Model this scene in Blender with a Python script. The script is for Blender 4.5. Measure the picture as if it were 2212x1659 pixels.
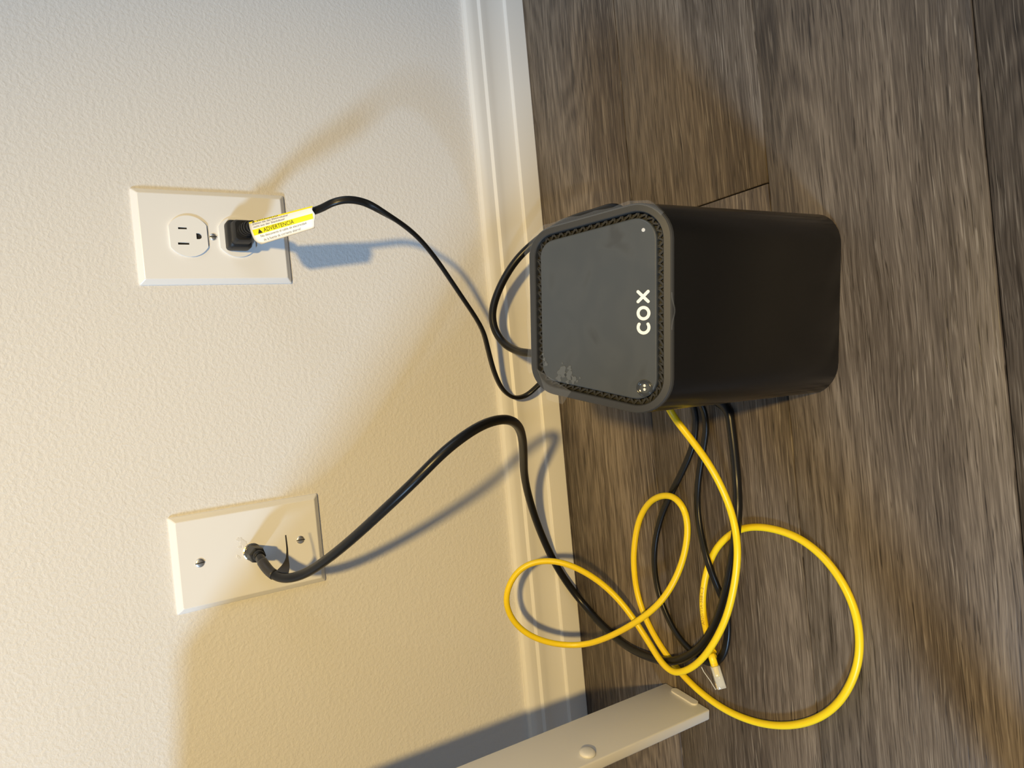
import bpy, bmesh, math, random
from mathutils import Vector, Matrix

# ------------------------------------------------------------------ scene, camera, light
for o in list(bpy.data.objects):
    bpy.data.objects.remove(o)
scn = bpy.context.scene
COL = scn.collection

PITCH, YAW, ROLL, FPX = 0.56575, 0.0030, -0.08931, 1590.42
CAM = Vector((-0.14887, -0.66258, 0.47094))
fw = Vector((math.sin(YAW)*math.cos(PITCH), math.cos(YAW)*math.cos(PITCH), -math.sin(PITCH)))
rt = Vector((math.cos(YAW), -math.sin(YAW), 0)); up = rt.cross(fw)
rt2 = math.cos(ROLL)*rt + math.sin(ROLL)*up
up2 = -math.sin(ROLL)*rt + math.cos(ROLL)*up
cd = bpy.data.cameras.new('camera'); cam = bpy.data.objects.new('camera', cd); COL.objects.link(cam)
cd.sensor_width = 36; cd.lens = FPX*36/2212; cd.clip_start = 0.01
X, Y, Z = -up2, rt2, -fw                      # the phone was held on its side: image up = room right
cam.matrix_world = Matrix(((X.x, Y.x, Z.x, CAM.x), (X.y, Y.y, Z.y, CAM.y), (X.z, Y.z, Z.z, CAM.z), (0, 0, 0, 1)))
scn.camera = cam

w = bpy.data.worlds.new('room_light'); scn.world = w; w.use_nodes = True
w.node_tree.nodes['Background'].inputs[0].default_value = (0.76, 0.84, 0.98, 1)
w.node_tree.nodes['Background'].inputs[1].default_value = 0.19

def lamp(name, kind, loc, power, color, size, target=None, cone=40):
    d = bpy.data.lights.new(name, kind); d.energy = power; d.color = color
    if kind == 'SPOT': d.shadow_soft_size = size; d.spot_size = math.radians(cone); d.spot_blend = 1.0
    else: d.shape = 'DISK'; d.size = size
    o = bpy.data.objects.new(name, d); COL.objects.link(o); o.location = loc
    if target: o.rotation_euler = (Vector(target)-Vector(loc)).to_track_quat('-Z', 'Y').to_euler()
    return o
lamp('warm_room_lamp', 'SPOT', (0.10, -1.67, 1.62), 180, (1.0, 0.70, 0.25), 0.05, (-0.36, -0.02, 0.13), 42)
lamp('cool_window_light', 'AREA', (-3.52, -2.78, 2.93), 192, (0.44, 0.68, 1.0), 0.74, (-0.15, 0, 0.25))
lamp('added_cool_fill', 'AREA', (1.75, -1.25, 1.35), 10, (0.66, 0.82, 1.0), 1.2, (0.0, 0, 0.25))  # added soft fill that cools and brightens the right side
scn.view_settings.view_transform = 'Standard'; scn.view_settings.look = 'None'
scn.view_settings.exposure = -0.06; scn.view_settings.gamma = 1.0
scn.view_settings.use_curve_mapping = False

# ------------------------------------------------------------------ materials
def mat(name, color, rough=0.5, metal=0.0, spec=0.5, coat=0.0):
    m = bpy.data.materials.new(name); m.use_nodes = True
    b = m.node_tree.nodes['Principled BSDF']
    b.inputs['Base Color'].default_value = (*color, 1); b.inputs['Roughness'].default_value = rough
    b.inputs['Metallic'].default_value = metal; b.inputs['Specular IOR Level'].default_value = spec
    b.inputs['Coat Weight'].default_value = coat
    return m
class NT:
    def __init__(s, m): s.t = m.node_tree; s.b = s.t.nodes['Principled BSDF']
    def n(s, typ, **kw):
        x = s.t.nodes.new(typ)
        for k, v in kw.items():
            if k in x.inputs: x.inputs[k].default_value = v
            else: setattr(x, k, v)
        return x
    def l(s, a, b): s.t.links.new(a, b)
    def math(s, op, a, b=None):
        x = s.n('ShaderNodeMath', operation=op)
        for i, v in enumerate((a, b)):
            if v is None: continue
            if isinstance(v, (int, float)): x.inputs[i].default_value = v
            else: s.l(v, x.inputs[i])
        return x.outputs[0]
    def ramp(s, src, stops):
        r = s.n('ShaderNodeValToRGB'); s.l(src, r.inputs[0]); e = r.color_ramp.elements
        while len(e) < len(stops): e.new(0.5)
        for i, (p, c) in enumerate(stops):
            e[i].position = p; e[i].color = (*c, 1) if len(c) == 3 else c
        return r.outputs[0]
    def mapped(s, scale, rnd=None, out='Object'):
        tc = s.n('ShaderNodeTexCoord'); mp = s.n('ShaderNodeMapping'); mp.inputs['Scale'].default_value = scale
        s.l(tc.outputs[out], mp.inputs[0])
        if rnd is not None: s.l(rnd, mp.inputs['Location'])
        return mp.outputs[0]
    def noise(s, vec, scale=1.0, detail=3, rough=0.55, dist=0.0):
        x = s.n('ShaderNodeTexNoise'); x.inputs['Scale'].default_value = scale; x.inputs['Detail'].default_value = detail
        x.inputs['Roughness'].default_value = rough; x.inputs['Distortion'].default_value = dist
        s.l(vec, x.inputs['Vector']); return x.outputs['Fac']
    def bump(s, h, strength, dist):
        x = s.n('ShaderNodeBump'); x.inputs['Strength'].default_value = strength; x.inputs['Distance'].default_value = dist
        s.l(h, x.inputs['Height']); s.l(x.outputs[0], s.b.inputs['Normal'])

def wall_material():
    m = mat('painted_texture', (0.70, 0.68, 0.65), 0.55, spec=0.3); t = NT(m)
    v = t.mapped((1, 1, 1))
    a = t.noise(v, 300, 2, 0.55, 0.25); b = t.noise(v, 110, 2, 0.5, 0.2); c = t.noise(v, 700, 1, 0.5)
    h = t.math('ADD', t.ramp(a, [(0.38, (0, 0, 0)), (0.70, (1, 1, 1))]), t.math('MULTIPLY', b, 0.8))
    h = t.math('ADD', h, t.math('MULTIPLY', c, 0.22))
    t.bump(h, 0.36, 0.00055)
    return m

def wood_material():
    m = mat('vinyl_wood_plank', (0.1, 0.08, 0.06), 0.5, spec=0.35); t = NT(m)
    oi = t.n('ShaderNodeObjectInfo')
    rv = t.n('ShaderNodeVectorMath', operation='SCALE'); rv.inputs[0].default_value = (37.0, 61.0, 13.0)
    t.l(oi.outputs['Random'], rv.inputs['Scale']); r = rv.outputs[0]
    # grain lines that wander: shift the lookup sideways by a slow noise before stretching it
    wob = t.noise(t.mapped((5, 16, 1), r), 1, 2, 0.5); wob2 = t.noise(t.mapped((40, 90, 1), r), 1, 1, 0.5)
    cmb = t.n('ShaderNodeCombineXYZ')
    t.l(t.math('ADD', t.math('MULTIPLY', wob, 0.010), t.math('MULTIPLY', wob2, 0.0008)), cmb.inputs[1])
    wv = t.n('ShaderNodeVectorMath', operation='ADD'); t.l(t.n('ShaderNodeTexCoord').outputs['Object'], wv.inputs[0]); t.l(cmb.outputs[0], wv.inputs[1])
    def grain(sx, sy, detail, rough):
        mp = t.n('ShaderNodeMapping'); mp.inputs['Scale'].default_value = (sx, sy, 1); t.l(wv.outputs[0], mp.inputs[0]); t.l(r, mp.inputs['Location'])
        return t.noise(mp.outputs[0], 1, detail, rough, 0.35)
    big = t.noise(t.mapped((1.8, 15, 1), r), 1, 2, 0.5, 0.3)
    warp = t.noise(t.mapped((2.2, 9, 1), r), 1, 2, 0.45)
    figure = t.math('SINE', t.math('MULTIPLY', warp, 150.0))
    figmask = t.ramp(t.noise(t.mapped((1.1, 9, 1), r), 1, 1), [(0.50, (0, 0, 0)), (0.66, (1, 1, 1))])
    mid = grain(11, 380, 3, 0.62); fine = grain(36, 1050, 2, 0.6)
    pore = t.ramp(grain(32, 860, 2, 0.5), [(0.32, (0, 0, 0)), (0.39, (1, 1, 1))])
    lime = t.ramp(grain(24, 860, 2, 0.5), [(0.61, (0, 0, 0)), (0.68, (1, 1, 1))])
    tone = t.math('ADD', t.math('MULTIPLY', big, 0.42), t.math('MULTIPLY', mid, 0.40))
    tone = t.math('ADD', tone, t.math('MULTIPLY', fine, 0.36))
    tone = t.math('ADD', tone, t.math('MULTIPLY', t.math('MULTIPLY', figure, figmask), 0.045))
    tone = t.math('ADD', tone, t.math('MULTIPLY', oi.outputs['Random'], 0.05))
    col = t.ramp(tone, [(0.42, (0.030, 0.0215, 0.0155)), (0.55, (0.076, 0.058, 0.043)), (0.66, (0.135, 0.106, 0.080)), (0.80, (0.24, 0.195, 0.150))])
    mx = t.n('ShaderNodeMix', data_type='RGBA', blend_type='MULTIPLY'); mx.inputs[0].default_value = 0.9
    t.l(col, mx.inputs[6]); t.l(t.ramp(pore, [(0, (0.35, 0.33, 0.3)), (1, (1, 1, 1))]), mx.inputs[7])
    mx2 = t.n('ShaderNodeMix', data_type='RGBA'); t.l(t.math('MULTIPLY', lime, 0.6), mx2.inputs[0])
    t.l(mx.outputs[2], mx2.inputs[6]); mx2.inputs[7].default_value = (0.28, 0.235, 0.185, 1)
    t.l(mx2.outputs[2], t.b.inputs['Base Color'])
    h = t.math('ADD', t.math('MULTIPLY', mid, 0.6), t.math('ADD', t.math('MULTIPLY', fine, 0.5), t.math('MULTIPLY', pore, 0.5)))
    t.bump(h, 0.45, 0.0005)
    t.l(t.ramp(mid, [(0.3, (0.42,)*3), (0.7, (0.60,)*3)]), t.b.inputs['Roughness'])
    return m

def panel_material():
    m = mat('smudged_grey_plastic', (0.060, 0.066, 0.070), 0.30, spec=0.4); t = NT(m)
    s = t.noise(t.mapped((38, 60, 38)), 1, 2, 0.5, 0.6)
    t.l(t.ramp(s, [(0.42, (0.34,)*3), (0.66, (0.44,)*3)]), t.b.inputs['Roughness'])
    t.l(t.ramp(s, [(0.60, (0.060, 0.066, 0.070)), (0.74, (0.046, 0.050, 0.053))]), t.b.inputs['Base Color'])
    return m

M = {
 'wall': wall_material(), 'wood': wood_material(), 'panel': panel_material(),
 'trim': mat('white_trim_paint', (0.74, 0.72, 0.68), 0.38),
 'subfloor': mat('dark_underlay', (0.02, 0.017, 0.014), 0.9),
 'plate': mat('white_plate_plastic', (0.80, 0.79, 0.77), 0.30),
 'device': mat('white_outlet_nylon', (0.82, 0.82, 0.81), 0.28),
 'dark': mat('painted_recess_shade', (0.012, 0.011, 0.010), 0.7),  # near-black that stands in for shade inside slots
 'steel': mat('screw_steel', (0.72, 0.71, 0.69), 0.38, 1.0),
 'brass': mat('nickel_plating', (0.72, 0.66, 0.52), 0.22, 1.0),
 'rubber': mat('black_cable_jacket', (0.006, 0.006, 0.0065), 0.33, spec=0.4),
 'boot': mat('black_plug_rubber', (0.010, 0.010, 0.0105), 0.5, spec=0.4),
 'yellow': mat('yellow_cable_jacket', (0.90, 0.66, 0.008), 0.36),
 'print': mat('grey_cable_print', (0.38, 0.24, 0.02), 0.6),
 'body': mat('charcoal_shell_plastic', (0.0045, 0.0044, 0.0042), 0.27),
 'rim': mat('rim_sheen_plastic', (0.036, 0.0355, 0.034), 0.46),  # lighter than the shell: sheen of the upward face is in the colour
 'groove': mat('groove_shadow_black', (0.008, 0.008, 0.008), 0.5),  # the groove's shadow is put into this black
 'lattice': mat('grey_lattice_plastic', (0.020, 0.020, 0.0198), 0.45),
 'logo': mat('cream_logo_print', (0.86, 0.83, 0.75), 0.5),
 'button': mat('dark_button_plastic', (0.040, 0.043, 0.046), 0.16),
 'label': mat('white_label_paper', (0.88, 0.88, 0.86), 0.45),
 'labely': mat('yellow_label_print', (0.90, 0.80, 0.0), 0.45),
 'ink': mat('black_ink', (0.012, 0.012, 0.012), 0.6),
 'greyink': mat('grey_ink', (0.16, 0.16, 0.17), 0.6),
 'metal_white': mat('white_powder_coat', (0.70, 0.68, 0.64), 0.42),
 'residue': mat('dried_adhesive', (0.085, 0.092, 0.096), 0.5),
 'tape': mat('grey_vinyl_tape', (0.035, 0.032, 0.030), 0.45),
 'led': mat('led_lens', (0.55, 0.55, 0.54), 0.3),
}
def clear(name, tint, alpha, rough=0.08):
    m = mat(name, tint, rough, spec=0.6); m.node_tree.nodes['Principled BSDF'].inputs['Alpha'].default_value = alpha; return m
M['film'] = clear('clear_plastic_film', (0.75, 0.76, 0.76), 0.055)
M['clear'] = clear('clear_polycarbonate', (0.85, 0.84, 0.76), 0.45, 0.05)

# ------------------------------------------------------------------ helpers
def link(name, me, m, parent=None, smooth=False):
    o = bpy.data.objects.new(name, me); COL.objects.link(o)
    if m is not None and not me.materials: me.materials.append(m)
    if smooth:
        for p in me.polygons: p.use_smooth = True
    if parent: o.parent = parent
    return o
def mesh(name, verts, faces):
    me = bpy.data.meshes.new(name); me.from_pydata([tuple(v) for v in verts], [], faces); me.update(); return me
def from_bm(name, bm):
    bmesh.ops.recalc_face_normals(bm, faces=bm.faces)
    me = bpy.data.meshes.new(name); bm.to_mesh(me); bm.free(); return me
def empty(name, loc=(0, 0, 0), rot=(0, 0, 0)):
    o = bpy.data.objects.new(name, None); COL.objects.link(o); o.location = loc; o.rotation_euler = rot
    o.empty_display_size = 0.02; return o
def tag(o, label, cat, group=None):
    o['label'] = label; o['category'] = cat
    if group: o['group'] = group
def sharp(me, ang=35):
    for p in me.polygons: p.use_smooth = True
    me.set_sharp_from_angle(angle=math.radians(ang)) if hasattr(me, 'set_sharp_from_angle') else None
def boxmesh(name, a, b, bevel=0.0, seg=2):
    bm = bmesh.new(); bmesh.ops.create_cube(bm, size=1)
    for v in bm.verts:
        v.co = Vector([a[i] + (v.co[i]+0.5)*(b[i]-a[i]) for i in range(3)])
    if bevel: bmesh.ops.bevel(bm, geom=list(bm.edges), offset=bevel, segments=seg, affect='EDGES', profile=0.5)
    me = from_bm(name, bm)
    if bevel: sharp(me, 60)
    return me
def loft(name, rings, cap0=True, cap1=True, closed=True):
    n = len(rings[0]); v = [p for r in rings for p in r]; f = []
    for i in range(len(rings)-1):
        for j in range(n if closed else n-1):
            k = (j+1) % n; f.append((i*n+j, i*n+k, (i+1)*n+k, (i+1)*n+j))
    if cap0: f.append(tuple(range(n))[::-1])
    if cap1: f.append(tuple((len(rings)-1)*n+j for j in range(n)))
    bm = bmesh.new(); me0 = mesh(name, v, f); bm.from_mesh(me0); bpy.data.meshes.remove(me0)
    return from_bm(name, bm)
def spline(P, n=8):
    """centripetal Catmull-Rom through the points"""
    P = [Vector(p) for p in P]; P = [2*P[0]-P[1]] + P + [2*P[-1]-P[-2]]; out = []
    for i in range(1, len(P)-2):
        p0, p1, p2, p3 = P[i-1:i+3]
        t = [0]
        for a, b in ((p0, p1), (p1, p2), (p2, p3)): t.append(t[-1] + max((b-a).length, 1e-6)**0.5)
        for k in range(n):
            u = t[1] + (t[2]-t[1])*k/n
            A1 = (t[1]-u)/(t[1]-t[0])*p0 + (u-t[0])/(t[1]-t[0])*p1
            A2 = (t[2]-u)/(t[2]-t[1])*p1 + (u-t[1])/(t[2]-t[1])*p2
            A3 = (t[3]-u)/(t[3]-t[2])*p2 + (u-t[2])/(t[3]-t[2])*p3
            B1 = (t[2]-u)/(t[2]-t[0])*A1 + (u-t[0])/(t[2]-t[0])*A2
            B2 = (t[3]-u)/(t[3]-t[1])*A2 + (u-t[1])/(t[3]-t[1])*A3
            out.append((t[2]-u)/(t[2]-t[1])*B1 + (u-t[1])/(t[2]-t[1])*B2)
    out.append(P[-2]); return out
def smooth_path(Q, it=6):
    for _ in range(it):
        Q = [Q[0]] + [(Q[i-1]+2*Q[i]+Q[i+1])/4 for i in range(1, len(Q)-1)] + [Q[-1]]
    return Q
def sweep(name, Q, profile, start=Vector((0, 0, 1)), twist=lambda t: 0.0, lie_flat=False):
    T = [(Q[min(i+1, len(Q)-1)]-Q[max(i-1, 0)]).normalized() for i in range(len(Q))]
    N = (start - start.dot(T[0])*T[0]).normalized(); rings = []
    for i, q in enumerate(Q):
        N = (N - N.dot(T[i])*T[i]).normalized()
        if lie_flat:
            H = T[i].cross(Vector((0, 0, 1)))
            if H.length > 0.3:
                H.normalize(); H = H if H.dot(N) >= 0 else -H
                N = (N*0.8 + H*0.2).normalized(); N = (N - N.dot(T[i])*T[i]).normalized()
        B = T[i].cross(N); a = twist(i/(len(Q)-1))
        c, s = math.cos(a), math.sin(a); U, V = c*N+s*B, -s*N+c*B
        rings.append([q + p[0]*U + p[1]*V for p in profile])
    return loft(name, rings)
def circ(r, n=12): return [(r*math.cos(2*math.pi*k/n), r*math.sin(2*math.pi*k/n)) for k in range(n)]
def lathe(name, prof, n=32):
    """profile of (radius, height) turned about local z"""
    return loft(name, [[(r*math.cos(2*math.pi*k/n), r*math.sin(2*math.pi*k/n), h) for k in range(n)] for r, h in prof])
def flat(name, loops, z0, z1):
    """plate with real holes: 2D outlines filled and extruded"""
    cu = bpy.data.curves.new(name, 'CURVE'); cu.dimensions = '2D'; cu.fill_mode = 'BOTH'; cu.extrude = (z1-z0)/2
    for lp in loops:
        sp = cu.splines.new('POLY'); sp.points.add(len(lp)-1); sp.use_cyclic_u = True
        for p, c in zip(sp.points, lp): p.co = (c[0], c[1], 0, 1)
    o = bpy.data.objects.new(name, cu); COL.objects.link(o)
    me = bpy.data.meshes.new_from_object(o.evaluated_get(bpy.context.evaluated_depsgraph_get())); me.name = name
    bpy.data.objects.remove(o); bpy.data.curves.remove(cu)
    for v in me.vertices: v.co.z += (z0+z1)/2
    me.materials.clear(); return me
def text_mesh(s, size, width=None):
    """lettering as flat triangles in x,y, left end at x = 0, baseline y = 0"""
    cu = bpy.data.curves.new('lettering', 'FONT'); cu.body = s; cu.size = size; cu.resolution_u = 3
    o = bpy.data.objects.new('lettering', cu); COL.objects.link(o)
    me = bpy.data.meshes.new_from_object(o.evaluated_get(bpy.context.evaluated_depsgraph_get()))
    bpy.data.objects.remove(o); bpy.data.curves.remove(cu)
    xs = [v.co.x for v in me.vertices]; x0, x1 = min(xs), max(xs); k = (width/(x1-x0)) if width else 1.0
    for v in me.vertices: v.co.x = (v.co.x-x0)*k
    me.materials.clear(); return me
def arc(cx, cy, r, a0, a1, n):
    return [(cx+r*math.cos(a0+(a1-a0)*k/n), cy+r*math.sin(a0+(a1-a0)*k/n)) for k in range(n+1)]
def capsule(p, q, r, n=8):
    p, q = Vector(p), Vector(q); a = math.atan2(q.y-p.y, q.x-p.x)
    return arc(q.x, q.y, r, a-math.pi/2, a+math.pi/2, n) + arc(p.x, p.y, r, a+math.pi/2, a+1.5*math.pi, n)

# ------------------------------------------------------------------ cable centre lines, in metres
COAX = [(-0.2698, -0.02, 0.3314), (-0.2698, -0.03, 0.3314), (-0.2742, -0.04, 0.3309), (-0.2805, -0.047, 0.328), (-0.2845, -0.055, 0.3238), 
  (-0.2851, -0.066, 0.3176), (-0.2807, -0.08, 0.3084), (-0.2704, -0.1, 0.2991), (-0.2519, -0.13, 0.286), (-0.2263, -0.165, 0.2686), 
  (-0.2085, -0.183, 0.2533), (-0.1908, -0.193, 0.2345), (-0.1785, -0.194, 0.2111), (-0.1741, -0.188, 0.1914), (-0.1744, -0.177, 0.1702), 
  (-0.1808, -0.16, 0.1501), (-0.1935, -0.135, 0.1306), (-0.2127, -0.105, 0.1116), (-0.2307, -0.08, 0.0966), (-0.2551, -0.055, 0.0784), 
  (-0.2908, -0.034, 0.057), (-0.33, -0.0225, 0.0357), (-0.3591, -0.021, 0.0197), (-0.3872, -0.0294, 0.0045), (-0.4064, -0.0644, 0.004), 
  (-0.416, -0.1003, 0.0055), (-0.4148, -0.138, 0.01), (-0.4104, -0.1642, 0.0115), (-0.3986, -0.1884, 0.0115), (-0.3804, -0.2094, 0.0115), 
  (-0.3599, -0.2241, 0.0108), (-0.3345, -0.2358, 0.0105), (-0.31, -0.2449, 0.011), (-0.2863, -0.2523, 0.0115), (-0.2639, -0.2556, 0.0095), 
  (-0.2425, -0.2524, 0.004), (-0.218, -0.2524, 0.004), (-0.1973, -0.2515, 0.004), (-0.1822, -0.2494, 0.004), (-0.165, -0.215, 0.004), 
  (-0.12, -0.195, 0.005), (-0.07, -0.19, 0.009), (0.0002, -0.172, 0.0269), (0.0029, -0.142, 0.0312), (0.0037, -0.113, 0.0358), (0.001, -0.088, 0.0397), 
  (-0.0081, -0.07, 0.0503), (-0.0224, -0.055, 0.064), (-0.0401, -0.048, 0.0768), (-0.0594, -0.045, 0.0878), (-0.0776, -0.045, 0.0945), 
  (-0.0939, -0.048, 0.0944), (-0.1073, -0.058, 0.0918), (-0.1158, -0.078, 0.0917), (-0.1206, -0.105, 0.0954), (-0.128, -0.16, 0.075), 
  (-0.127, -0.22, 0.06), (-0.127, -0.262, 0.055)]
POWER = [(-0.0005, -0.046, 0.3195), (-0.001, -0.053, 0.3195), (-0.0036, -0.056, 0.3175), (-0.0025, -0.064, 0.3102), (0.001, -0.079, 0.2937), 
  (0.004, -0.097, 0.2765), (0.0071, -0.108, 0.2687), (0.0086, -0.113, 0.2582), (0.0063, -0.115, 0.2446), (-0.0011, -0.115, 0.2296), 
  (-0.0085, -0.11, 0.212), (-0.0184, -0.105, 0.1959), (-0.033, -0.097, 0.1782), (-0.0486, -0.088, 0.1617), (-0.0658, -0.078, 0.144), 
  (-0.0839, -0.066, 0.1245), (-0.0965, -0.058, 0.1136), (-0.1131, -0.05, 0.1055), (-0.1343, -0.04, 0.0949), (-0.1525, -0.031, 0.081), 
  (-0.1612, -0.026, 0.0649), (-0.16, -0.027, 0.0511), (-0.1497, -0.037, 0.0405), (-0.115, -0.07, 0.012), (-0.09, -0.12, 0.004), (-0.1, -0.17, 0.003), 
  (-0.14, -0.193, 0.003), (-0.1834, -0.2123, 0.003), (-0.1993, -0.2114, 0.003), (-0.2134, -0.207, 0.003), (-0.2319, -0.1954, 0.003), 
  (-0.2534, -0.1786, 0.003), (-0.278, -0.1607, 0.003), (-0.3029, -0.1489, 0.003), (-0.3253, -0.1441, 0.003), (-0.351, -0.1457, 0.003), 
  (-0.373, -0.1545, 0.003), (-0.3892, -0.1671, 0.003), (-0.3991, -0.183, 0.003), (-0.4039, -0.1987, 0.003), (-0.4013, -0.2097, 0.0032), 
  (-0.392, -0.2196, 0.0032), (-0.3771, -0.2256, 0.003), (-0.361, -0.228, 0.003), (-0.3478, -0.2261, 0.003), (-0.3342, -0.2224, 0.0055), 
  (-0.3133, -0.2192, 0.0105), (-0.2887, -0.2091, 0.006), (-0.2656, -0.2054, 0.003), (-0.2413, -0.21, 0.003), (-0.2191, -0.2174, 0.003), 
  (-0.1993, -0.2235, 0.003), (-0.1833, -0.2265, 0.007), (-0.17, -0.225, 0.0125), (-0.14, -0.232, 0.014), (-0.112, -0.245, 0.022), 
  (-0.105, -0.264, 0.028)]
YELLOW = [(-0.138, -0.262, 0.085), (-0.15, -0.25, 0.078), (-0.1801, -0.2361, 0.055), (-0.202, -0.2461, 0.046), (-0.2231, -0.2535, 0.036), 
  (-0.2445, -0.2562, 0.026), (-0.2658, -0.2574, 0.019), (-0.2836, -0.2609, 0.02), (-0.3004, -0.2594, 0.0195), (-0.3239, -0.2526, 0.0185), 
  (-0.3516, -0.2413, 0.0185), (-0.3782, -0.2238, 0.0185), (-0.3976, -0.206, 0.0185), (-0.4091, -0.19, 0.019), (-0.4151, -0.1741, 0.019), 
  (-0.411, -0.1596, 0.0185), (-0.3962, -0.1411, 0.0165), (-0.3672, -0.1226, 0.024), (-0.3441, -0.1061, 0.037), (-0.3259, -0.0927, 0.058), 
  (-0.3184, -0.0785, 0.077), (-0.3212, -0.0665, 0.096), (-0.3338, -0.0584, 0.108), (-0.3526, -0.0547, 0.114), (-0.374, -0.0525, 0.107), 
  (-0.3915, -0.057, 0.092), (-0.403, -0.067, 0.07), (-0.4057, -0.0822, 0.049), (-0.3959, -0.1068, 0.038), (-0.3736, -0.1436, 0.0275), 
  (-0.3525, -0.1676, 0.019), (-0.328, -0.1823, 0.011), (-0.3025, -0.1926, 0.008), (-0.2814, -0.1978, 0.009), (-0.2669, -0.1971, 0.012), 
  (-0.2593, -0.1864, 0.0115), (-0.2597, -0.1698, 0.0095), (-0.2687, -0.1469, 0.005), (-0.2865, -0.129, 0.003), (-0.3099, -0.1193, 0.003), 
  (-0.3329, -0.1148, 0.003), (-0.3622, -0.1168, 0.003), (-0.386, -0.1285, 0.0035), (-0.4053, -0.1447, 0.0035), (-0.4208, -0.1639, 0.0032), 
  (-0.4304, -0.1819, 0.003), (-0.4367, -0.2001, 0.003), (-0.4406, -0.2227, 0.003), (-0.4394, -0.2515, 0.003), (-0.4323, -0.2788, 0.003), 
  (-0.4189, -0.3048, 0.003), (-0.4001, -0.3259, 0.003), (-0.3755, -0.341, 0.003), (-0.3542, -0.3473, 0.003), (-0.3314, -0.3471, 0.003), 
  (-0.3107, -0.3393, 0.003), (-0.2939, -0.3255, 0.003), (-0.2827, -0.3072, 0.003), (-0.2781, -0.2871, 0.003), (-0.2781, -0.2651, 0.003), 
  (-0.2837, -0.2458, 0.003), (-0.2983, -0.2254, 0.003), (-0.3167, -0.2124, 0.003), (-0.3381, -0.204, 0.003), (-0.3549, -0.2009, 0.003), 
  (-0.3728, -0.202, 0.003), (-0.3878, -0.206, 0.0036), (-0.3934, -0.2152, 0.0105)]
TAGC = [(-0.0006, -0.063, 0.3232), (0.0053, -0.101, 0.2821), (-0.0112, -0.1, 0.2807), (-0.0211, -0.073, 0.3209)]
JACK = [(-0.394, -0.2143, 0.0095), (-0.4011, -0.2156, 0.008), (-0.4158, -0.2212, 0.006)]

# ------------------------------------------------------------------ the setting
wall = link('wall_back', boxmesh('wall_back', (-1.9, 0, 0), (1.9, 0.06, 2.3)), M['wall']); wall['kind'] = 'structure'

prof = [(0, .0705), (.0030, .0703), (.0062, .0685), (.0078, .0650), (.0082, .0615), (.0082, .0560), (.0094, .0540), (.0100, .0530),
        (.0100, .0500), (.0094, .0465), (.0092, .0420), (.0095, .0360), (.0102, .0300), (.0108, .0262), (.0110, .0250), (.0130, .0240),
        (.0138, .0228), (.0140, .0210), (.0140, .0012), (.0132, 0), (0, 0)]
bb_me = loft('baseboard_back', [[(x, -d, z) for d, z in prof] for x in (-1.9, 1.9)]); sharp(bb_me, 25)
bb = link('baseboard_back', bb_me, M['trim']); bb['kind'] = 'structure'

floor = link('floor', boxmesh('floor', (-1.9, -2.405, -0.012), (1.9, 0.0, -0.004)), M['subfloor']); floor['kind'] = 'structure'
edges = [0.0, -0.155] + [-0.155-0.15*k for k in range(1, 16)]
joints = {0: (-1.05, 0.55), 1: (-1.22, -0.014, 1.19), 2: (-0.86, 0.36), 3: (-1.3, -0.72, 0.48), 4: (-0.5, 0.71)}
rnd = random.Random(4); cache = {}
for i in range(len(edges)-1):
    ya, yb = edges[i], edges[i+1]
    j0 = rnd.uniform(-1.6, -0.7)
    xs = [-1.9] + list(joints.get(i, (j0, j0+1.22, j0+2.44))) + [1.9]
    for xa, xb in zip(xs[:-1], xs[1:]):
        if xb-xa < 0.02: continue
        key = (round(xb-xa, 3), round(ya-yb, 3))
        if key not in cache:
            L, Wd = xb-xa-0.0009, ya-yb-0.0009
            cache[key] = boxmesh('plank', (-L/2, -Wd/2, -0.004), (L/2, Wd/2, 0), 0.0006, 1)
        pl = link('plank', cache[key], M['wood'], floor); pl.location = ((xa+xb)/2, (ya+yb)/2, 0)

# ------------------------------------------------------------------ white metal leg at the left, with an unseen table added to it
st = empty('low_table', (-0.447, -0.1961, 0), (0, 0, -0.149))
tag(st, 'white metal table leg with round bumper standing beside the yellow cable', 'table')
LEGW, LEGD, TOPZ = 0.0095, 0.0538, 0.440
leg_me = boxmesh('leg', (-LEGW, 0, 0.0008), (0, LEGD, TOPZ), 0.0012, 2)
for lx, ly in ((0, 0), (0, 0.10), (-0.52, 0), (-0.52, 0.10)):  # only the first leg is in view; the others carry the added top
    l = link('leg', leg_me, M['metal_white'], st); l.location = (lx, ly, 0)
    if (lx, ly) == (0, 0): first = l
    if ly: l.location = (lx, -0.36, 0)
link('unseen_table_top', boxmesh('unseen_table_top', (-0.545, -0.42, TOPZ), (0.012, 0.130, TOPZ+0.018), 0.003), M['metal_white'], st)  # unseen top, added and sized to block the cool light on the wall
bump = link('bumper', lathe('bumper', [(0.0066, 0), (0.0066, 0.0012), (0.0060, 0.0024), (0.0040, 0.0031), (0.0002, 0.0033)], 28), M['metal_white'], first, True)
bump.rotation_euler = (0, math.pi/2, 0); bump.location = (0, 0.0105, 0.1290); bump['label'] = 'round white bumper button'
gl = loft('foot_glide', [[(x, p[0], p[1]) for p in capsule((0.0150, 0.0048), (0.0380, 0.0048), 0.0036)] for x in (-0.001, 0.0014)])
link('foot_glide', gl, M['metal_white'], first)

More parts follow.
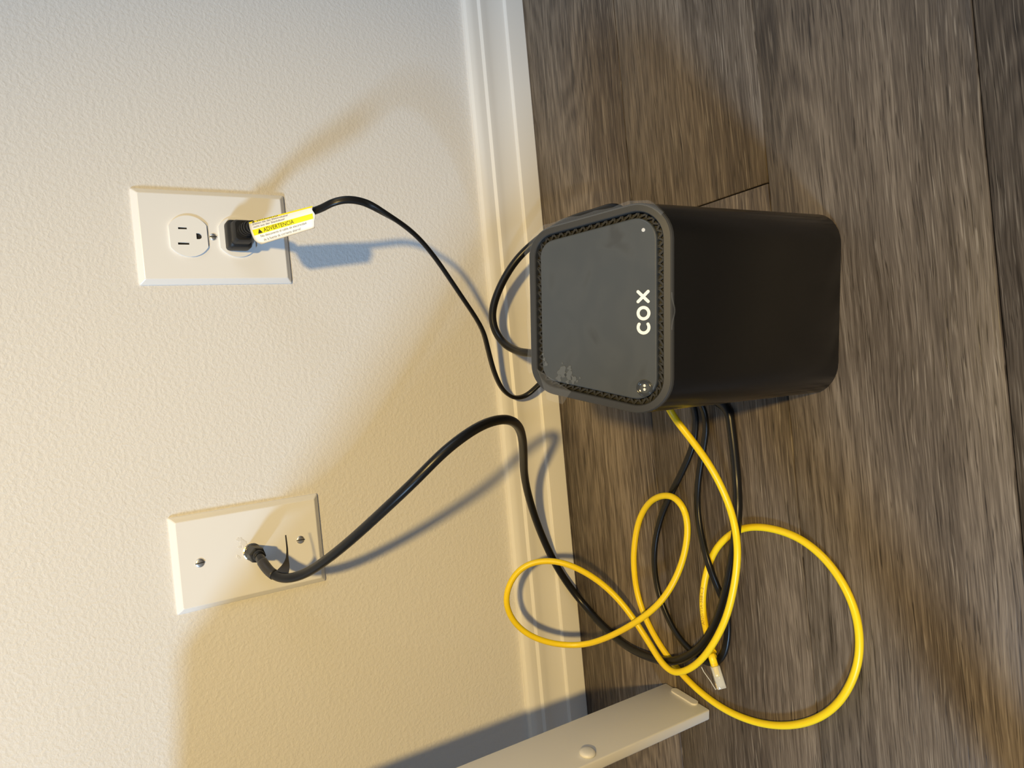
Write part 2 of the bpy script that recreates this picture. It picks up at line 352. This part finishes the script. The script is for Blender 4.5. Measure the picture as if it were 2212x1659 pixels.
# ------------------------------------------------------------------ router
RYAW, TH = -0.126, math.radians(27.5)
router = empty('wifi_router', (-0.1111, -0.3557, 0), (0, 0, RYAW))
tag(router, 'tall dark grey router with a slanted top reading COX', 'router')
HF, CX, SB = 0.1628, -0.0020, 0.0930
ct, sn = math.cos(TH), math.sin(TH)
corners = [((CX-0.0658, 0.0), 0.0215), ((CX+0.0658, 0.0), 0.0215), ((CX+0.0500, SB), 0.0190), ((CX-0.0500, SB), 0.0190)]
def outline(d, nc=10, ne=10):
    n = 4; P = [Vector(c[0]) for c in corners]; lines = []
    for i in range(n):
        a, b = P[i], P[(i+1) % n]; t = (b-a).normalized(); nn = Vector((-t.y, t.x)); lines.append((a+nn*d, t))
    C = []
    for i in range(n):
        (a, t), (b, u) = lines[i-1], lines[i]
        k = ((b.x-a.x)*u.y-(b.y-a.y)*u.x)/(t.x*u.y-t.y*u.x); C.append(a+t*k)
    out = []
    arcs = []
    for i in range(n):
        t0, t1 = lines[i-1][1], lines[i][1]; r = max(corners[i][1]-d, 0.002)
        half = math.acos(max(-1, min(1, t0.dot(t1))))/2
        tl = r*math.tan(half); p = C[i]-t0*tl; c = p+Vector((-t0.y, t0.x))*r
        a0 = math.atan2(p.y-c.y, p.x-c.x)
        arcs.append([c+Vector((r*math.cos(a0+2*half*k/nc), r*math.sin(a0+2*half*k/nc))) for k in range(nc+1)])
    for i in range(n):
        out += arcs[i]; a, b = arcs[i][-1], arcs[(i+1) % n][0]
        out += [a+(b-a)*k/ne for k in range(1, ne)]
    return out
def top(p, h=0.0): return Vector((p[0], p[1]*ct-h*sn, HF+p[1]*sn+h*ct))
def ring(d, h): return [top(p, h) for p in outline(d)]
def low(d, z): return [Vector((p.x, p.y*ct, z)) for p in outline(d)]
me = loft('shell', [low(0.0012, 0.0), low(0.0012, 0.0018), low(-0.0008, 0.0026), low(-0.0014, 0.0040), [Vector((p.x, p.y*ct, HF+p.y*sn-0.0022)) for p in outline(0)]], cap1=False)
sharp(me, 40); link('shell', me, M['body'], router)
me = loft('rim', [[Vector((p.x, p.y*ct, HF+p.y*sn-0.0022)) for p in outline(0)], [Vector((p.x, p.y*ct, HF+p.y*sn-0.0008)) for p in outline(0)],
                  ring(0.0006, 0.0), ring(0.0044, 0.0004), ring(0.0049, -0.0002), ring(0.0050, -0.0060)], cap0=False, cap1=False)
sharp(me, 22); link('rim', me, M['rim'], router)
link('vent_groove', loft('vent_groove', [ring(0.0048, -0.0052), ring(0.0110, -0.0052)], False, False), M['groove'], router)
me = loft('top_panel', [ring(0.0086, -0.0055), ring(0.0086, -0.0004), ring(0.0090, 0.0003), ring(0.0096, 0.0006)], False, True)
sharp(me, 12); panel = link('top_panel', me, M['panel'], router)
# zigzag lattice in the groove
def resample(Q, n):
    Q = Q+[Q[0]]; L = [0]
    for a, b in zip(Q[:-1], Q[1:]): L.append(L[-1]+(b-a).length)
    out, j = [], 0
    for k in range(n):
        s = L[-1]*k/n
        while L[j+1] < s: j += 1
        out.append(Q[j]+(Q[j+1]-Q[j])*((s-L[j])/(L[j+1]-L[j])))
    return out
NZ = 136
oi_, oo_ = resample(outline(0.0083), NZ), resample(outline(0.0052), NZ)
v, f = [], []
for k in range(NZ):
    a, b = (oo_[k], oi_[(k+1) % NZ]) if k % 2 == 0 else (oi_[k], oo_[(k+1) % NZ])
    t = (b-a).normalized(); nn = Vector((-t.y, t.x))*0.00058
    i0 = len(v)
    for h in (-0.0050, -0.0026):
        v += [top(a+nn, h), top(b+nn, h), top(b-nn, h), top(a-nn, h)]
    f += [(i0+4, i0+5, i0+6, i0+7)] + [(i0+q, i0+(q+1) % 4, i0+4+(q+1) % 4, i0+4+q) for q in range(4)]
link('vent_lattice', mesh('vent_lattice', v, f), M['lattice'], router)
def on_top(me, cx, cs, h=0.0):
    """stand a mesh drawn in x,y on the sloping top"""
    for q in me.vertices: q.co = top((cx+q.co.x, cs+q.co.y), h+q.co.z)
    return me
lw = 0.00094; R0 = 0.0033; hp = 0.0007
ringO = [arc(0, 0, R0+lw, 0, 2*math.pi, 40)[:-1], arc(0, 0, R0-lw, 0, 2*math.pi, 40)[:-1]]
a0 = math.radians(55)
arcC = arc(0, 0, R0+lw, a0, 2*math.pi-a0, 36) + arc(R0*math.cos(a0), -R0*math.sin(a0), lw, -a0, -a0+math.pi, 8)[1:] + arc(0, 0, R0-lw, 2*math.pi-a0, a0, 36) + arc(R0*math.cos(a0), R0*math.sin(a0), lw, a0+math.pi, a0+2*math.pi, 8)[1:]
xx = 0.0029; yy = 0.0031
link('letter', on_top(flat('letter', [arcC], 0, 0.0001), -0.0124, 0.0166, hp), M['logo'], panel)['label'] = 'cream letter C'
link('letter', on_top(flat('letter', ringO, 0, 0.0001), -0.0041, 0.0166, hp), M['logo'], panel)['label'] = 'cream letter O'
q_ = Vector((xx, yy)).normalized(); a_ = math.atan2(yy, xx)
def cross_outline():
    g = lw; out = []
    for k in range(4):
        base = [a_, math.pi-a_, math.pi+a_, -a_][k]; e_ = Vector((math.cos(base), math.sin(base))); ln = math.hypot(xx, yy)
        out += arc(e_.x*ln, e_.y*ln, g, base-math.pi/2, base+math.pi/2, 8)
        nb = [a_, math.pi-a_, math.pi+a_, 2*math.pi-a_, 2*math.pi+a_]; m_ = (nb[k]+nb[k+1])/2; hf = (nb[k+1]-nb[k])/2
        out.append((math.cos(m_)*g/math.sin(hf), math.sin(m_)*g/math.sin(hf)))
    return out
link('letter', on_top(flat('letter', [cross_outline()], 0, 0.0001), 0.0056, 0.0168, hp), M['logo'], panel)['label'] = 'cream letter X'
b_me = lathe('button', [(0.0050, 0.0), (0.0050, 0.0006), (0.0047, 0.0008), (0.0043, 0.0005), (0.0041, 0.0002), (0.0040, 0.0006), (0.0034, 0.0002), (0.0018, -0.0001), (0.0001, -0.0002)], 40)
btn = link('button', on_top(b_me, -0.0485, 0.0162, 0.0005), M['button'], panel, True)
def arrow(s):
    return [(s*0.0003, 0), (s*0.0010, 0.0012), (s*0.0010, 0.0006), (s*0.0019, 0.0006), (s*0.0019, -0.0006), (s*0.0010, -0.0006), (s*0.0010, -0.0012)][::int(s)]
for s in (1, -1):
    am = flat('arrow', [arrow(s)], 0, 0.0001)
    link('arrow', on_top(am, -0.0480, 0.0161, 0.00095), M['logo'], btn)
link('status_light', on_top(lathe('status_light', [(0.0011, 0), (0.0011, 0.0002), (0.0001, 0.0003)], 16), 0.0440, 0.0165, 0.0005), M['led'], panel)
rr = random.Random(11); loops = []
for cx, cy, r in ((-.0400, .0700, .0036), (-.0420, .0655, .0030), (-.0445, .0625, .0024), (-.0375, .0650, .0016), (-.0440, .0725, .0022), (-.0462, .0665, .0013), (-.0352, .0815, .0015), (-.0322, .0826, .0011), (-.0290, .0835, .0008), (-.0455, .0600, .0009), (-.0435, .0580, .0007), (-.0345, .0700, .0006)):
    ph = rr.uniform(0, 6); loops.append([(cx+r*(1+0.22*math.sin(3*a+ph)+0.14*math.sin(5*a+2*ph))*math.cos(a), cy+0.8*r*(1+0.22*math.sin(3*a+ph)+0.14*math.sin(5*a+2*ph))*math.sin(a)) for a in [2*math.pi*k/22 for k in range(22)]])
v, f = [], []
for lp in loops:
    i0 = len(v); v += [top(p, 0.0009) for p in lp]; f.append(tuple(range(i0, i0+len(lp))))
res = link('adhesive_residue', mesh('adhesive_residue', v, f), M['residue'], panel); res['label'] = 'blotchy grey dried adhesive patches'
# clear protective film still clinging to the edges of the top
full_in, full_out = outline(0.0012), outline(-0.0013)
N = len(full_in); v, f = [], []
def strip(i0, i1, curl, wob):
    for k in range(i0, i1+1):
        i = k % N; wv = 0.0005*math.sin(k*1.7+wob)+0.0004*math.sin(k*0.53); e_ = (full_out[i]-full_in[i]).normalized()
        v.extend([top(full_in[i], 0.0007), top(full_out[i]+e_*wv, 0.0012+curl+wv*0.6), top(full_out[i]+e_*(wv+0.0004), curl*0.3)])
        if k > i0:
            b0 = len(v)-6; f.extend([(b0, b0+1, b0+4, b0+3), (b0+1, b0+2, b0+5, b0+4)])
strip(24, 62, 0.0004, 0.3)
bx = [-0.014+0.0012*k for k in range(19)]; bulge = lambda x: 0.0016*math.exp(-((x+0.003)/0.0055)**2)
fr = [top((x, -0.0003-bulge(x)), -0.0006-0.5*bulge(x)) for x in bx]; fi = [top((x, 0.0003-bulge(x)), -0.0002-0.4*bulge(x)) for x in bx]
i0 = len(v); v += fr+fi; f += [(i0+k, i0+k+1, i0+20+k, i0+19+k) for k in range(18)]
i0 = len(v); v += [top(p, 0.0011) for p in ((-0.0455, 0.0850), (-0.0385, 0.0880), (-0.0520, 0.0640), (-0.0605, 0.0700), (-0.0580, 0.0810))]
f.append((i0, i0+1, i0+2, i0+3, i0+4))
link('protective_film', mesh('protective_film', v, f), M['film'], router)['label'] = 'clear film edge with whitish crinkles'

# ------------------------------------------------------------------ cover plates on the wall
PW, PH = 0.0794, 0.1238
def plate_mesh():
    def rc(w, h, r, z):
        w, h = w/2, h/2
        return [Vector((x, y, z)) for x, y in arc(w-r, h-r, r, 0, math.pi/2, 4)+arc(-w+r, h-r, r, math.pi/2, math.pi, 4)+arc(-w+r, -h+r, r, math.pi, 1.5*math.pi, 4)+arc(w-r, -h+r, r, 1.5*math.pi, 2*math.pi, 4)]
    me = loft('plate', [rc(PW, PH, .0012, 0), rc(PW, PH, .0012, .0014), rc(PW-.0012, PH-.0012, .0012, .0024), rc(PW-.0082, PH-.0082, .0012, .0058), rc(PW-.0095, PH-.0095, .0012, .0061)])
    sharp(me, 12); return me
pm = plate_mesh()
def screw(parent, x, y, z, r, ang):
    s = link('screw', lathe('screw', [(r, 0), (r, .0004), (r*.90, .0008), (r*.55, .0011), (r*.02, .0012)], 24), M['steel'], parent, True)
    s.location = (x, y, z)
    sl = link('screw_slot_shade', boxmesh('screw_slot_shade', (-r*.93, -.0004, .0003), (r*.93, .0004, .00128)), M['dark'], s); sl.rotation_euler = (0, 0, ang)  # dark bar, slightly proud, painted as the shade in the slot
    return s
outlet = empty('outlet_cover', (0, 0, 0.3376), (math.pi/2, -0.0104, 0))
tag(outlet, 'white duplex power outlet with a black plug in its lower socket', 'outlet')
link('plate', pm, M['plate'], outlet)
rc_ = 0.0172; fl = 0.0146; a1 = math.asin(fl/rc_)
face = arc(0, 0, rc_, -a1, a1, 18)+arc(0, 0, rc_, math.pi-a1, math.pi+a1, 18)
def rect(x0, y0, x1, y1): return [(x0, y0), (x1, y0), (x1, y1), (x0, y1)]
holes = [rect(-.0073, .0000, -.0055, .0088), rect(.0056, .0008, .0072, .0076), arc(0, -.0078, .0025, math.pi, 2*math.pi, 10)+[(.0025, -.0060), (-.0025, -.0060)]]
sock = flat('socket', [face]+holes, .0050, .0080)
for y in (.0218, -.0172):
    s = link('socket', sock, M['device'], outlet); s.location = (0, y, 0)
    link('slot_shade_backing', boxmesh('slot_shade_backing', (-.011, -.012, .0058), (.011, .011, .0063)), M['dark'], s)  # dark sheet that gives the socket holes their shade
screw(outlet, 0, 0.0023, .0060, .0030, 1.6)

cover = empty('cable_cover', (-0.2698, 0, 0.3314), (math.pi/2, -0.0102, 0))
tag(cover, 'white cable wall plate with two slotted screws and a coax socket', 'wall plate')
link('plate', pm, M['plate'], cover)
screw(cover, -.0005, .0417, .0060, .0037, 1.62); screw(cover, .0020, -.0417, .0060, .0035, 1.52)
link('coax_socket', lathe('coax_socket', [(.0074, .006), (.0074, .0068), (.0066, .0072), (.0048, .0074), (.0048, .0125), (.0001, .0125)], 24), M['brass'], cover)
v, f = [], []
for cx, cy, r in ((.008, .006, .0036), (.0125, .0095, .0022), (.006, .0095, .0014), (-.002, .0115, .0016)):
    ph = rr.uniform(0, 6); i0 = len(v); ang = [2*math.pi*k/18 for k in range(18)]
    for z, m_ in ((.0061, 1.0), (.00625, .8)):
        v += [(cx+m_*r*(1+.3*math.sin(2*a+ph)+.18*math.sin(5*a))*math.cos(a), cy+m_*r*(1+.3*math.sin(2*a+ph)+.18*math.sin(5*a))*math.sin(a), z) for a in ang]
    f += [(i0+k, i0+(k+1) % 18, i0+18+(k+1) % 18, i0+18+k) for k in range(18)] + [tuple(i0+18+k for k in range(18))]
link('paint_smear', mesh('paint_smear', v, f), M['trim'], cover)['label'] = 'dried white paint smears'

# ------------------------------------------------------------------ coax cable
RC = 0.0038
Qc = smooth_path(spline(COAX, 7), 8)
coax = empty('coax_cable', (-0.2698, -0.02, 0.3314))
tag(coax, 'thick black coax cable looping from the wall plate to the floor', 'cable')
def put(o, parent):
    o.location = -Vector(parent.location); return o
put(link('jacket', sweep('jacket', Qc, circ(RC, 14)), M['rubber'], coax, True), coax)
def along_y(prof, n, name):
    return loft(name, [[Vector((-0.2698+r*math.cos(2*math.pi*k/n+.3), y, 0.3314+r*math.sin(2*math.pi*k/n+.3))) for k in range(n)] for r, y in prof])
put(link('connector_nut', along_y([(.0060, -.0085), (.0070, -.0095), (.0070, -.0260), (.0066, -.0275), (.0052, -.0278)], 6, 'connector_nut'), M['boot'], coax), coax)
put(link('connector_collar', along_y([(.0058, -.0066), (.0058, -.0088), (.0040, -.0088)], 20, 'connector_collar'), M['brass'], coax), coax)
put(link('connector_sleeve', along_y([(.0050, -.0270), (.0046, -.0310), (.0041, -.0330)], 20, 'connector_sleeve'), M['boot'], coax, True), coax)
i1 = next(i for i, p in enumerate(Qc) if p.y < -.0375); i2 = next(i for i, p in enumerate(Qc) if p.y < -.0520)
tp = link('tape_wrap', sweep('tape_wrap', Qc[i1:i2], circ(RC+.0005, 16)), M['tape'], coax, True); put(tp, coax)
# the loose end of the tape standing away from the cable
e0 = Vector((-.2835, -.0560, .3220)); e1 = Vector((-.2765, -.0520, .3160)); e2 = Vector((-.2680, -.0480, .3130)); e3 = Vector((-.2545, -.0440, .3120))
sp_ = spline([e0, e1, e2, e3], 8); v, f = [], []
for k, p in enumerate(sp_):
    t = k/(len(sp_)-1); hw = .0046*(1-t)**1.5+.0010; a = min(1, t*1.8); d_ = (Vector((-.25, -.35, -.9))*(1-a)+Vector((-.1, .84, -.53))*a).normalized()
    for off in (0, .0004):
        v += [p-d_*hw+Vector((0, -off, -off)), p+d_*hw+Vector((0, -off, -off))]
    if k:
        b0 = len(v)-8
        f += [(b0, b0+1, b0+5, b0+4), (b0+2, b0+3, b0+7, b0+6), (b0, b0+2, b0+6, b0+4), (b0+1, b0+3, b0+7, b0+5)]
put(link('tape_tail', mesh('tape_tail', v, f), M['tape'], coax, True), coax)

# ------------------------------------------------------------------ power cord with plug and warning tag
cord = empty('power_cord', (0, -0.02, 0.318))
tag(cord, 'thin flat black power cord with plug and yellow warning tag', 'cord')
Qp = smooth_path(spline(POWER, 7), 6)
rz, sep = .00205, .00100
ang = [2*math.pi*k/20 for k in range(20)]
zip_prof = []
for k in range(-5, 6): a = k*math.pi/11*1.25; zip_prof.append((sep+rz*math.cos(a), rz*math.sin(a)))
for k in range(-5, 6): a = math.pi+k*math.pi/11*1.25; zip_prof.append((-sep+rz*math.cos(a), rz*math.sin(a)))
put(link('cord', sweep('cord', Qp, zip_prof, Vector((1, 0, 0)), lambda t: 0.2*math.sin(11*t), True), M['rubber'], cord, True), cord)
def plug_ring(hw, hh, r, y, dx=0, dz=0):
    pts = arc(hw-r, hh-r, r, 0, math.pi/2, 5)+arc(-hw+r, hh-r, r, math.pi/2, math.pi, 5)+arc(-hw+r, -hh+r, r, math.pi, 1.5*math.pi, 5)+arc(hw-r, -hh+r, r, 1.5*math.pi, 2*math.pi, 5)
    return [Vector((dx+a, y, 0.3212+dz+b)) for a, b in pts]
pb = loft('plug', [plug_ring(.0118, .0094, .003, -.0078), plug_ring(.0122, .0098, .0034, -.0100), plug_ring(.0122, .0098, .0034, -.0190), plug_ring(.0112, .0089, .0034, -.0215),
                   plug_ring(.0096, .0078, .003, -.0225), plug_ring(.0092, .0074, .003, -.0320), plug_ring(.0080, .0062, .003, -.0345)])
sharp(pb, 35); plug = link('plug', pb, M['boot'], cord); put(plug, cord)
# moulded strain relief ribs along the first stretch of the cord
st_path = spline([(-0.0005, -.0330, .3205), (-0.0005, -.0440, .3205), (-0.0012, -.0520, .3195), (-0.0020, -.0580, .3170)], 8)
relief = link('strain_relief', sweep('strain_relief', st_path, circ(.0042, 14)), M['boot'], plug, True)
for k in range(5):
    i = 2+k*4; seg = [st_path[i], st_path[i]+(st_path[i+1]-st_path[i]).normalized()*.0013]
    link('rib', sweep('rib', seg, circ(.0060-.00025*k, 16)), M['boot'], plug)
TL, TR, BR, BL = [Vector(p) for p in TAGC]
nrm = ((TR-TL).cross(BL-TL)).normalized()
if nrm.y > 0: nrm = -nrm
def tagp(u, v, off=0.0):
    # slightly cupped sheet folded over the cord
    p = (TL*(1-u)+TR*u)*(1-v)+(BL*(1-u)+BR*u)*v
    return p + nrm*(.0030*math.sin(math.pi*min(1, v*.9+.05)) + off)
def sheet(u0, u1, v0, v1, off, nu=16, nv=10, thick=0.0, round_bl=False):
    v, f = [], []
    for s in ((0, 1) if thick else (0,)):
        for j in range(nv+1):
            for i in range(nu+1):
                uu, vv = u0+(u1-u0)*i/nu, v0+(v1-v0)*j/nv
                if round_bl:
                    lo = .07*max(0, (vv-.72)/.28)**2.5; hi = 1-.02*math.sin(vv*9)-.03*max(0, (vv-.75)/.25)**2
                    uu = lo+(hi-lo)*uu
                v.append(tagp(uu, vv, off-s*thick))
    W_ = nu+1; n0 = W_*(nv+1)
    for s in range(2 if thick else 1):
        for j in range(nv):
            for i in range(nu):
                a = s*n0+j*W_+i; f.append((a, a+1, a+W_+1, a+W_))
    if thick:
        bd = [i for i in range(W_)]+[j*W_+nu for j in range(1, nv+1)]+[nv*W_+i for i in range(nu-1, -1, -1)]+[j*W_ for j in range(nv-1, 0, -1)]
        for a, b in zip(bd, bd[1:]+bd[:1]): f.append((a, b, n0+b, n0+a))
    return v, f
wt = link('warning_tag', mesh('warning_tag', *sheet(0, 1, 0, 1, 0, thick=.0004, round_bl=True)), M['label'], cord, True); put(wt, cord)
wt['label'] = 'curled white and yellow warning tag'
for nm, a, b in (('band', .0, .085), ('band', .42, .655)):
    link(nm, mesh(nm, *sheet(.004 if a < .1 else .03, .985, a, b, .00012)), M['labely'], wt, True)
def tag_text(s, u0, u1, vtop, vbase, m, name='lettering'):
    me = text_mesh(s, 1.0, 1.0)
    h = max(q.co.y for q in me.vertices)
    for q in me.vertices:
        q.co = tagp(u0+(u1-u0)*q.co.x, max(.004, vbase-(vbase-vtop)*q.co.y/h), .00024)
    me.name = name; return link(name, me, m, wt)
tag_text('WARNING', .12, .45, -.06, .075, M['ink'])
tag_text('Ziehen Sie das Elektrokabel', .05, .60, .115, .205, M['greyink'])
tag_text('nicht aus der Steckdose!', .06, .55, .265, .355, M['greyink'])
tag_text('ADVERTENCIA', .195, .68, .455, .625, M['ink'])
tag_text('No desconecte el cable de electricidad', .12, .86, .70, .785, M['greyink'])
tag_text('de la fuente de corriente alterna!', .14, .75, .845, .93, M['greyink'])
for tri in (((.045, .08), (.10, .08), (.0725, .0)), ((.10, .63), (.175, .63), (.135, .445))):
    link('warning_triangle', mesh('warning_triangle', [tagp(a, b, .00024) for a, b in tri], [(0, 1, 2)]), M['ink'], wt)

# ------------------------------------------------------------------ yellow network cable
RY = 0.0029
net = empty('network_cable', (-0.138, -0.262, 0.085))
tag(net, 'long yellow network cable coiled on the floor beside the router', 'cable')
Qy = smooth_path(spline(YELLOW, 7), 8)
put(link('jacket', sweep('jacket', Qy, circ(RY, 12)), M['yellow'], net, True), net)
# printing on the jacket of the inner strand
ks = [i for i, p in enumerate(Qy) if i > len(Qy)*.8 and (p-Vector((-.3381, -.2040, .003))).length < .05]
seg = Qy[ks[0]:]; L = [0]
for a, b in zip(seg[:-1], seg[1:]): L.append(L[-1]+(b-a).length)
def at_len(s):
    j = 0
    while j < len(L)-2 and L[j+1] < s: j += 1
    t = (s-L[j])/(L[j+1]-L[j]); return seg[j]+(seg[j+1]-seg[j])*t, (seg[j+1]-seg[j]).normalized()
me = text_mesh('ANSI/TIA-568-C.2', 1.0, 1.0); h = max(q.co.y for q in me.vertices)
s_near = min(range(len(seg)), key=lambda i: (seg[i]-Vector((-.3700, -.2015, .003))).length)
s_end = L[s_near]
for q in me.vertices:
    s = s_end-.034*q.co.x; p, t = at_len(max(0, s)); up_ = Vector((0, -.30, 1)).normalized(); side = t.cross(up_).normalized(); upn = side.cross(t).normalized()
    th = (q.co.y/h-.5)*0.8; q.co = p+(upn*math.cos(th)+side*math.sin(th))*(RY+.0002)
me.name = 'jacket_print'; put(link('jacket_print', me, M['print'], net), net)
# plug at the free end
A, Bv = Vector(JACK[0]), Vector(JACK[2]); dj = (Bv-A); dj.z = 0; dj.normalize(); sj = Vector((-dj.y, dj.x, 0))
rj = math.radians(38); wj = (sj*math.cos(rj)+Vector((0, 0, 1))*math.sin(rj)); hj = wj.cross(dj).normalized()
if hj.z < 0: hj = -hj
Cj = A+Vector((0, 0, .0015))
def jbox(name, x0, x1, w0, w1, z0, z1, m, parent, bev=.0003):
    me = boxmesh(name, (x0, w0, z0), (x1, w1, z1), bev, 1)
    for q in me.vertices: q.co = Cj+dj*q.co.x+wj*q.co.y+hj*q.co.z
    return link(name, me, m, parent)
np_ = jbox('connector_plug', .0065, .0245, -.0056, .0056, -.0036, .0036, M['clear'], net); put(np_, net)
jbox('inner_jacket', .0060, .0150, -.0024, .0024, -.0020, .0020, M['yellow'], np_)
jbox('strain_boot', -.004, .0070, -.0036, .0036, -.0030, .0030, M['yellow'], np_, .001)
for k in range(8):
    jbox('contact', .0195, .0243, -.0040+k*.00108, -.0034+k*.00108, .0032, .0038, M['brass'], np_, .0)
cl = [Cj+dj*x+hj*z for x, z in ((.0235, .0034), (.0245, .0055), (.0170, .0075), (.0090, .0105), (.0050, .0112))]
v, f = [], []
for k, p in enumerate(cl):
    v += [p-wj*.0016, p+wj*.0016, p+wj*.0016-hj*.0006, p-wj*.0016-hj*.0006]
    if k: b0 = 4*k-4; f += [(b0+q, b0+(q+1) % 4, b0+4+(q+1) % 4, b0+4+q) for q in range(4)]
f += [(0, 1, 2, 3), (16, 17, 18, 19)]
link('release_clip', mesh('release_clip', v, f), M['clear'], np_)
for k in range(4):
    i = len(Qy)-9+k*2
    if k < 3: put(link('boot_rib', sweep('boot_rib', [Qy[i], Qy[i]+(Qy[i+1]-Qy[i]).normalized()*.0016], circ(RY+.0010, 12)), M['yellow'], net), net)
